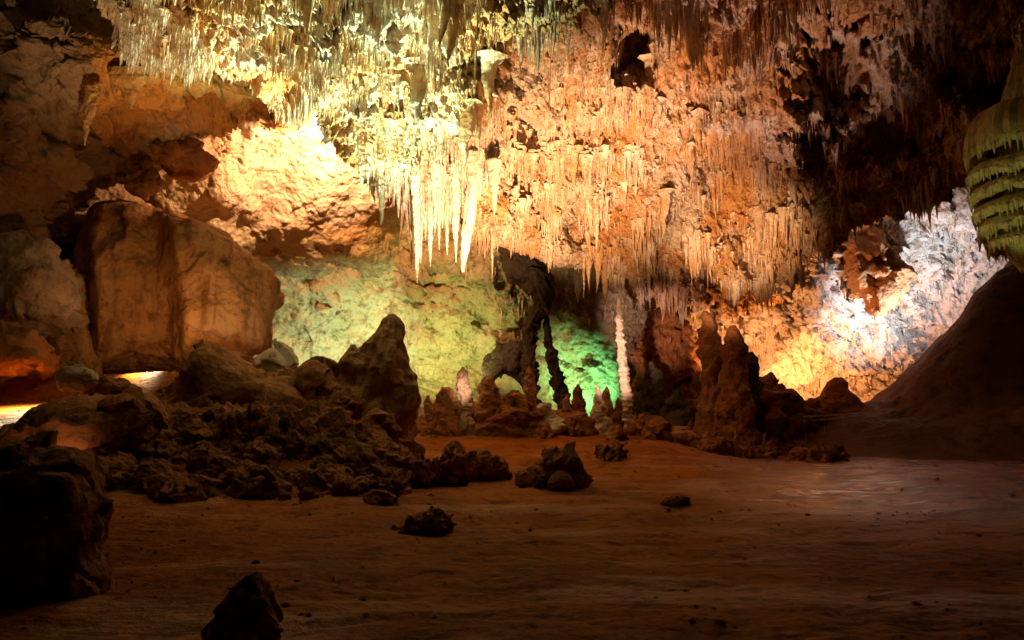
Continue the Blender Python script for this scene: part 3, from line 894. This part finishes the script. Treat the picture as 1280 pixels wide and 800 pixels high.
# small rocks along the foot of the far stalagmites
for k in range(60):
    pxr = random.uniform(520, 1060)
    d = random.uniform(27.5, 36)
    x = (pxr - 640) / F * d
    s = random.uniform(0.18, 0.55)
    fw = ('on the rise around the pale glittering stalagmite' if pxr < 690 else 'on the ground around the banded column' if pxr < 865 else 'at the foot of the tall stalagmites beside the handrail')
    o = link('crusted_rock', lumps[k % 12], 'knobbly brown rock ' + fw, 'rock', 'rocks ' + fw)
    o.location = (x, d, fz(x, d) + 0.2 * s)
    o.rotation_euler = (random.uniform(-.5, .5), random.uniform(-.5, .5), random.uniform(0, 6.3))
    o.scale = (s, s, s * random.uniform(.8, 1.6))
# pebbles scattered on the floor
for k in range(30):
    pxr, pyr = random.uniform(150, 1260), 590 + 205 * random.random() ** 1.3
    g = P(pxr, pyr, 1.0)
    d = CAM_Z / (CAM_Z - g[2])
    x = g[0] * d
    if fz(x, d) > 0.4:
        continue
    s = random.uniform(0.012, 0.032)
    o = link('pebble', lumps[k % 12], 'tiny dark pebble lying on the bare brown floor', 'pebble', 'pebbles strewn on the floor')
    o.location = (x, d, fz(x, d) + 0.3 * s)
    o.rotation_euler = (0, 0, random.uniform(0, 6.3))
    o.scale = (s * 1.3, s, s * 0.8)

gv = np.array([(1, 0, 0), (-1, 0, 0), (0, 1, 0), (0, -1, 0), (0, 0, 0.7), (0, 0, -0.7)], float)
gt = np.array([(0, 2, 4), (2, 1, 4), (1, 3, 4), (3, 0, 4), (2, 0, 5), (1, 2, 5), (3, 1, 5), (0, 3, 5)])
gd = rng.uniform(3.5, 30, 9000)
gu = rng.uniform(-0.75, 0.75, 9000)
gX = gu * gd
dens = 0.10 + 0.9 * sstep(0.05, 0.45, fbm(np.stack([gX * 0.35, gd * 0.35, 0 * gd], -1), 3)) + 1.0 * (1 - sstep(-0.30, -0.12, gu)) * sstep(9, 13, gd)
km = rng.random(9000) < dens * 0.5
gX, gd = gX[km], gd[km]
gs = (0.005 + 0.028 * rng.random(len(gX)) ** 4) * (0.5 + gd / 14)
gz = floor_h(gX, gd)
jitg = gv[None] * (1 + 0.5 * rng.normal(size=(len(gX), 6, 1)) * 0.6) + 0.2 * rng.normal(size=(len(gX), 6, 3))
GV = np.stack([gX, gd, gz + 0.2 * gs], -1)[:, None] + jitg * gs[:, None, None]
GT = (gt[None] + (np.arange(len(gX)) * 6)[:, None, None]).reshape(-1, 3)
link('gravel', mesh_quads('gravel', GV, np.zeros((0, 4), int), M_RUB, False, GT), 'scattered grit and chips of brown rock on the floor', 'gravel', kind='stuff')

# ------------------------------------------------------------------ hanging masses
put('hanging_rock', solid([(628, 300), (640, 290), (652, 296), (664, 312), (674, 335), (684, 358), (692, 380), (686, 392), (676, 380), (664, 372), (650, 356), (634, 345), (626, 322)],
                          38.0, 1.0, M_SHADED, 110, 30, 0.10, 0.14, seed=60), 'shade-blackened twisted rock hanging below the orange ceiling', 'hanging rock')
put('rock_column', tower([(335, 672, 684), (360, 668, 690), (385, 668, 688), (400, 654, 674), (430, 653, 668), (470, 655, 672), (505, 657, 672), (545, 652, 680)], 39.2, M_SHADED, rough=0.55, knob=0.25, kf=5, n=60, rings=120, seed=61),  # pillars shaped after shadowed bands; their black is shade put into the colour
    'shade-blackened uneven pillar in front of the yellow-green wall', 'pillar')
put('rock_column', tower([(385, 679, 684), (420, 679, 687), (450, 683, 697), (480, 690, 706), (510, 699, 716), (545, 694, 724)], 39.4, M_SHADED, rough=0.6, knob=0.3, kf=5, n=50, rings=110, seed=62),
    'shade-darkened leaning pillar beside the emerald patch of wall', 'pillar')
put('boulder', solid([(600, 462), (606, 446), (626, 434), (642, 428), (658, 440), (668, 462), (662, 486), (640, 470), (622, 466), (608, 480)], 41, 0.9, M_SHADED, 90, 28, 0.08, 0.12, seed=63),
    'shade-darkened arched boulder behind the far stalagmites', 'boulder')
put('stalactite', tower([(322, 712, 732), (335, 714, 731), (355, 717, 729), (368, 719, 726), (378, 722, 724)], 35, M_SHADED, rough=0.15, seed=64),
    'short shade-blackened stalactite hanging under the orange ceiling edge', 'stalactite')
put('stalactite', tower([(335, 834, 850), (352, 838, 849), (370, 842, 848), (390, 845, 846)], 36.5, M_DRIP, rough=0.12, seed=65),
    'pale pointed stalactite at the lowest edge of the ceiling', 'stalactite')
put('hanging_rock', solid([(1058, 336), (1052, 300), (1072, 280), (1100, 290), (1118, 322), (1140, 344), (1124, 366), (1106, 386), (1092, 390), (1080, 370), (1064, 356)], 42.2, 1.2, M_BOUL, 140, 44, 0.08, 0.20, freq=1.3, seed=66),
    'brown rock hanging in front of the white-lit recess', 'hanging rock')
put('hanging_rock', solid([(198, 196), (206, 184), (222, 178), (246, 182), (262, 196), (275, 206), (262, 218), (240, 225), (214, 220), (202, 210)], 28.6, 0.9, M_BOUL, 100, 30, 0.06, 0.14, seed=67),
    'rust brown rock jutting from the cream alcove', 'hanging rock')
put('hanging_rock', solid([(156, 236), (170, 224), (192, 214), (200, 226), (196, 240), (176, 246)], 28.4, 0.6, M_FLOW, 80, 24, 0.06, 0.12, seed=68),
    'small brown knob below the rust brown rock', 'hanging rock')
put('rock_tooth', tower([(88, 130, 185), (100, 140, 180), (112, 148, 174), (125, 157, 170), (136, 163, 166)], 22.2, M_OCHRE, rough=0.3, flat=0.6, seed=69),
    'broad ochre tooth of rock under the ledge', 'hanging rock')
put('rock_tooth', tower([(108, 106, 126), (125, 106, 124), (145, 105, 118), (165, 104, 110), (182, 105, 107)], 21.8, M_OCHRE, rough=0.3, flat=0.6, seed=70),
    'long narrow spike of rock hanging under the ochre ledge', 'hanging rock')

# ------------------------------------------------------------------ tiered drapery by the right hand slope
drap = bpy.data.objects.new('drapery', None)
col.objects.link(drap)
drap['label'] = 'yellow-green lit tiered flowstone drapery hanging above the dark bank'
drap['category'] = 'drapery'
dc = P(1313, 335, 24)
drap.location = tuple(dc)
put('core', tower([(40, 1275, 1351), (110, 1263, 1363), (150, 1256, 1370), (200, 1252, 1374), (250, 1252, 1374), (290, 1258, 1368), (315, 1268, 1358), (338, 1285, 1341)], 24, M_DRAPE,
                  n=140, rings=120, rough=0.10, flute=0.08, nf=26, seed=301, name='core'), None, None, parent=drap)
for ti, (yt, ye, xl, ln) in enumerate([(132, 186, 1232, 0.5), (200, 222, 1229, 0.4), (226, 244, 1231, 0.35), (248, 266, 1233, 0.35), (268, 288, 1238, 0.45), (290, 306, 1247, 0.4)]):
    n, m = 220, 16
    zt, ze = P(1313, yt, 24)[2], P(1313, ye, 24)[2]
    an = np.linspace(0, 2 * math.pi, n, endpoint=False)
    ring = np.stack([np.cos(an) * 2, np.sin(an) * 2, 0 * an + ti * 3.3], -1)
    R = (1313 - xl) / F * 24 * (1 + 0.10 * fbm(ring, 3)) * (1 + 0.025 * np.abs(np.sin(an * 17 + ti)) + 0.02 * np.abs(np.sin(an * 41)))
    drop = 0.16 * fbm(ring * 1.5 + 8, 2)
    V = np.zeros((m + 2, n, 3))
    for j in range(m):
        f = j / (m - 1)
        r = R * (0.55 + 0.45 * math.sin(f * math.pi / 2) ** 0.8)
        V[j, :, 0], V[j, :, 1] = dc[0] + r * np.cos(an), dc[1] + r * np.sin(an) * 0.85
        V[j, :, 2] = zt + (ze - zt) * f ** 1.8 + drop * f
    for j, (k, dz) in enumerate(((0.93, -0.10), (0.70, 0.05))):
        V[m + j, :, 0], V[m + j, :, 1] = dc[0] + R * k * np.cos(an), dc[1] + R * k * np.sin(an) * 0.85
        V[m + j, :, 2] = ze + drop + dz
    V += 0.03 * fbm(V * 3, 2)[..., None]
    AV, AQ = [V.reshape(-1, 3)], [grid_quads(m + 2, n, True)]
    off = (m + 2) * n
    nd = 90
    for k in range(nd):
        i = int((k + random.random()) / nd * n) % n
        v = np.array([V[m - 1, i, 0] * 0.985 + dc[0] * 0.015, V[m - 1, i, 1] * 0.985 + dc[1] * 0.015, V[m - 1, i, 2] + 0.10])
        L = ln * random.uniform(0.5, 1.25)
        tt = np.linspace(0, 1, 6)
        aa_ = np.linspace(0, 2 * math.pi, 7, endpoint=False)
        rr_ = (0.062 * (1 - tt) ** 0.7 + 0.006) * random.uniform(0.7, 1.3)
        C = np.zeros((6, 7, 3))
        C[..., 0] = v[0] + rr_[:, None] * np.cos(aa_)
        C[..., 1] = v[1] + rr_[:, None] * np.sin(aa_)
        C[..., 2] = v[2] - tt[:, None] * L
        AV.append(C.reshape(-1, 3))
        AQ.append(grid_quads(6, 7, True) + off)
        off += 42
    put('skirt', mesh_quads('skirt', np.concatenate(AV), np.concatenate(AQ), M_DRAPE), None, None, parent=drap)

# ------------------------------------------------------------------ stalactites: templates
def stal_template(n, r, seed, taper=1.0):
    rs = np.random.default_rng(seed)
    t = np.linspace(0, 1, r)
    rad = (1 - t) ** taper * (0.9 + 0.2 * rs.random(r))
    rad[0] *= 1.5
    rad[-1] = 0.03
    an = np.linspace(0, 2 * math.pi, n, endpoint=False)
    fl = 1 + 0.22 * rs.normal(size=(1, n)) * 0.7
    wob = np.cumsum(rs.normal(size=(r, 2)) * 0.10, 0)
    V = np.zeros((r, n, 3))
    V[..., 0] = rad[:, None] * fl * np.cos(an) + wob[:, :1]
    V[..., 1] = rad[:, None] * fl * np.sin(an) + wob[:, 1:]
    V[..., 2] = -t[:, None]
    return V.reshape(-1, 3), grid_quads(r, n, True)


big_t = []
for k in range(12):
    v, qd = stal_template(12, 14, 100 + k, random.choice((0.8, 1.0, 1.25)))
    big_t.append(mesh_quads('stalactite', v, qd[:, ::-1], M_DRIP))

cpx, cpy = PIX(CEILV)
ok = (CEILT > 2.2) & (CEILT < 5.15) & (cpx > -30) & (cpx < 1300) & (cpy > -40) & (cpy < 400)
cj, ci = np.nonzero(ok)
wt = CEILW[cj, ci] * np.where(cpx[cj, ci] > 1005, 0.15, np.where(cpx[cj, ci] < 150, 0.05, np.where(cpx[cj, ci] > 620, 0.7, 1.0)))
wt /= wt.sum()


def zone(x, y):
    if x < 385 and y < 150:
        return ('thin pale green straw stalactite in the fringe above the ochre wall', 'fringe above the ochre wall')
    if y < 130 and x < 700:
        return ('pale green stalactite on the brightest upper part of the ceiling', 'stalactites on the upper ceiling')
    if x < 500:
        return ('grey green stalactite hanging before the glowing alcove', 'stalactites before the glowing alcove')
    if x < 620:
        return ('cream stalactite in the curtain above the long white cluster', 'stalactites above the white cluster')
    if x < 850:
        return ('rust and cream stalactite on the orange-lit sloping ceiling', 'stalactites of the orange-lit ceiling')
    if x < 1005:
        return ('pinkish brown stalactite on the ceiling beside the black hollow', 'stalactites beside the black hollow')
    return ('dark brown stalactite on the unlit ceiling above the white recess', 'stalactites of the unlit ceiling')


n_ind = 0
pool = iter(rng.choice(len(cj), 4000, p=wt))
while n_ind < 270:
    k = next(pool)
    p = CEILV[cj[k], ci[k]]
    x, y = float(cpx[cj[k], ci[k]]), float(cpy[cj[k], ci[k]])
    if x > 1005 and random.random() < 0.75:
        continue
    if x < 120:
        continue
    L = 0.6 + 1.5 * random.random() ** 1.6
    if x < 445:
        L *= 0.5
    if 430 < x < 620 and y > 130:
        L *= 1.35
    lb, gr = zone(x, y)
    o = link('stalactite', big_t[n_ind % 12], lb, 'stalactite', gr)
    o.location = (p[0], p[1], p[2] + 0.25 * L)
    w = L * (0.05 + 0.15 * random.random() ** 2)
    if n_ind % 7 == 0 and x > 450:
        L = random.uniform(1.2, 2.2)
        w = L * random.uniform(0.15, 0.22)
        o.location.z = p[2] + 0.3 * L
    o.scale = (w, w, L * 1.25)
    o.rotation_euler = (random.uniform(-.05, .05), random.uniform(-.05, .05), random.uniform(0, 6.3))
    n_ind += 1

# the long white cluster
H = [(498, 186, 272, 10), (505, 190, 264, 9), (521.5, 190, 354, 15), (526, 200, 329, 11), (538, 196, 333, 13), (549, 205, 312, 9), (559, 200, 319, 10), (567, 205, 298, 9),
     (570, 205, 328, 11), (514, 200, 300, 9), (544, 195, 290, 10), (553, 190, 285, 10), (532, 190, 300, 10), (590, 190, 262, 11), (600, 190, 250, 9), (609, 180, 236, 8), (618, 200, 271, 13),
     (563, 180, 280, 9), (508, 180, 250, 8), (573, 190, 285, 9)]
for i, (x, y0, y1, w) in enumerate(H):
    d = 26.6 + 0.5 * math.sin(i * 2.3)
    me = tower([(y0, x - w * .75, x + w * .75), (y0 + (y1 - y0) * .3, x - w * .5, x + w * .5), (y0 + (y1 - y0) * .65, x - w * .27, x + w * .27), (y0 + (y1 - y0) * .9, x - w * .12, x + w * .12), (y1, x - .4, x + .4)],
               d, M_WHITE, n=18, rings=50, rough=0.25, flute=0.25, nf=5, seed=200 + i, name='stalactite')
    if i == 2:
        put('stalactite', me, 'longest white stalactite of the bright cluster', 'stalactite', 'long white cluster')
    else:
        put('stalactite', me, 'long white stalactite in the bright cluster over the dark recess', 'stalactite', 'long white cluster')
put('stalactite', tower([(195, 588, 606), (230, 584, 600), (270, 580, 594), (300, 577, 589), (325, 576, 583), (340, 577, 580)], 26.6, M_WHITE, n=24, rings=60, rough=0.2, flute=0.25, nf=6, seed=230),
    'thick slanting white stalactite at the end of the bright cluster', 'stalactite', 'long white cluster')
for i, (x, y0, y1, w) in enumerate([(452, 140, 241, 7), (460, 150, 229, 8), (470, 150, 205, 7), (491, 150, 212, 10), (517, 150, 205, 9), (446, 150, 200, 6), (484, 140, 190, 7)]):
    put('stalactite', tower([(y0, x - w, x + w), (y0 + (y1 - y0) * .4, x - w * .7, x + w * .7), (y0 + (y1 - y0) * .75, x - w * .35, x + w * .35), (y1, x - .5, x + .5)], 24.6, M_DRIP, n=16, rings=40, rough=0.25, flute=0.3, nf=5, seed=240 + i),
        'grey green stalactite hanging before the glowing alcove', 'stalactite', 'stalactites before the glowing alcove')

# all the small ones as one mass
tv_, tq_ = [], []
for k in range(6):
    v, qd = stal_template(6, 5, 300 + k, 1.0)
    tv_.append(v)
    tq_.append(qd[:, ::-1])
pts = []
sel = rng.choice(len(cj), 17000, p=wt)
X, Y_ = cpx[cj[sel], ci[sel]], cpy[cj[sel], ci[sel]]
pts.append(CEILV[cj[sel], ci[sel]])
scl = [np.where(X < 445, 0.55, 0.65) * (0.45 + 1.1 * CEILC[cj[sel], ci[sel]])]
wpx, wpy = WALLP
wm = ((wpx > 880) & (wpx < 1290) & (wpy > 240) & (wpy < 515)) | ((wpx > 620) & (wpx < 870) & (wpy > 290) & (wpy < 400))
wj, wi = np.nonzero(wm)
sel = rng.choice(len(wj), 1700)
pts.append(WALLV[wj[sel], wi[sel]])
scl.append(np.full(len(sel), 0.6))
pts, scl = np.concatenate(pts), np.concatenate(scl)
AV, AQ = [], []
off = 0
grp = rng.integers(0, 6, len(pts))
for k in range(6):
    p = pts[grp == k]
    m = len(p)
    L = (0.30 + 1.0 * rng.random(m) ** 2.0) * scl[grp == k]
    w = L * rng.uniform(0.06, 0.15, m) + 0.012
    a = rng.random(m) * 6.283
    tvv = tv_[k]
    c, s = np.cos(a)[:, None], np.sin(a)[:, None]
    x = (tvv[:, 0] * c - tvv[:, 1] * s) * w[:, None] + p[:, :1]
    y = (tvv[:, 0] * s + tvv[:, 1] * c) * w[:, None] + p[:, 1:2]
    z = tvv[:, 2] * (L * 1.3)[:, None] + p[:, 2:] + (0.3 * L)[:, None]
    AV.append(np.stack([x, y, z], -1).reshape(-1, 3))
    AQ.append((tq_[k][None] + (np.arange(m) * len(tvv))[:, None, None]).reshape(-1, 4) + off)
    off += m * len(tvv)
link('small_stalactites', mesh_quads('small_stalactites', np.concatenate(AV), np.concatenate(AQ), M_DRIP),
     'countless small stalactites and straws covering the ceiling', 'stalactites', kind='stuff')

# ------------------------------------------------------------------ handrail of the visitor path
rail = bpy.data.objects.new('handrail', None)
col.objects.link(rail)
rail['label'] = 'thin pale metal handrail beside the round-headed dark stalagmite'
rail['category'] = 'handrail'
ra, rb = P(1004, 521, 34), P(1078, 517, 34)
rail.location = tuple(ra)


def bar(name, a, b, r, parent):
    a, b = np.array(a, float), np.array(b, float)
    dr = (b - a) / np.linalg.norm(b - a)
    up = np.array([0, 0, 1.0]) if abs(dr[2]) < 0.9 else np.array([1.0, 0, 0])
    s = np.cross(dr, up)
    s /= np.linalg.norm(s)
    t = np.cross(s, dr)
    an = np.linspace(0, 2 * math.pi, 8, endpoint=False)
    ring = r * (np.cos(an)[:, None] * s + np.sin(an)[:, None] * t)
    V = np.stack([a + ring, b + ring]) - ra
    o = link(name, mesh_quads(name, V, grid_quads(2, 8, True), M_STEEL), parent=parent)
    return o


bar('top_rail', ra, rb, 0.022, rail)
bar('lower_rail', ra - [0, 0, .22], rb - [0, 0, .10], 0.016, rail)
for t in (0.02, 0.35, 0.68, 0.98):
    p = ra + (rb - ra) * t
    bar('post', p, (p[0], p[1], -0.2), 0.015, rail)
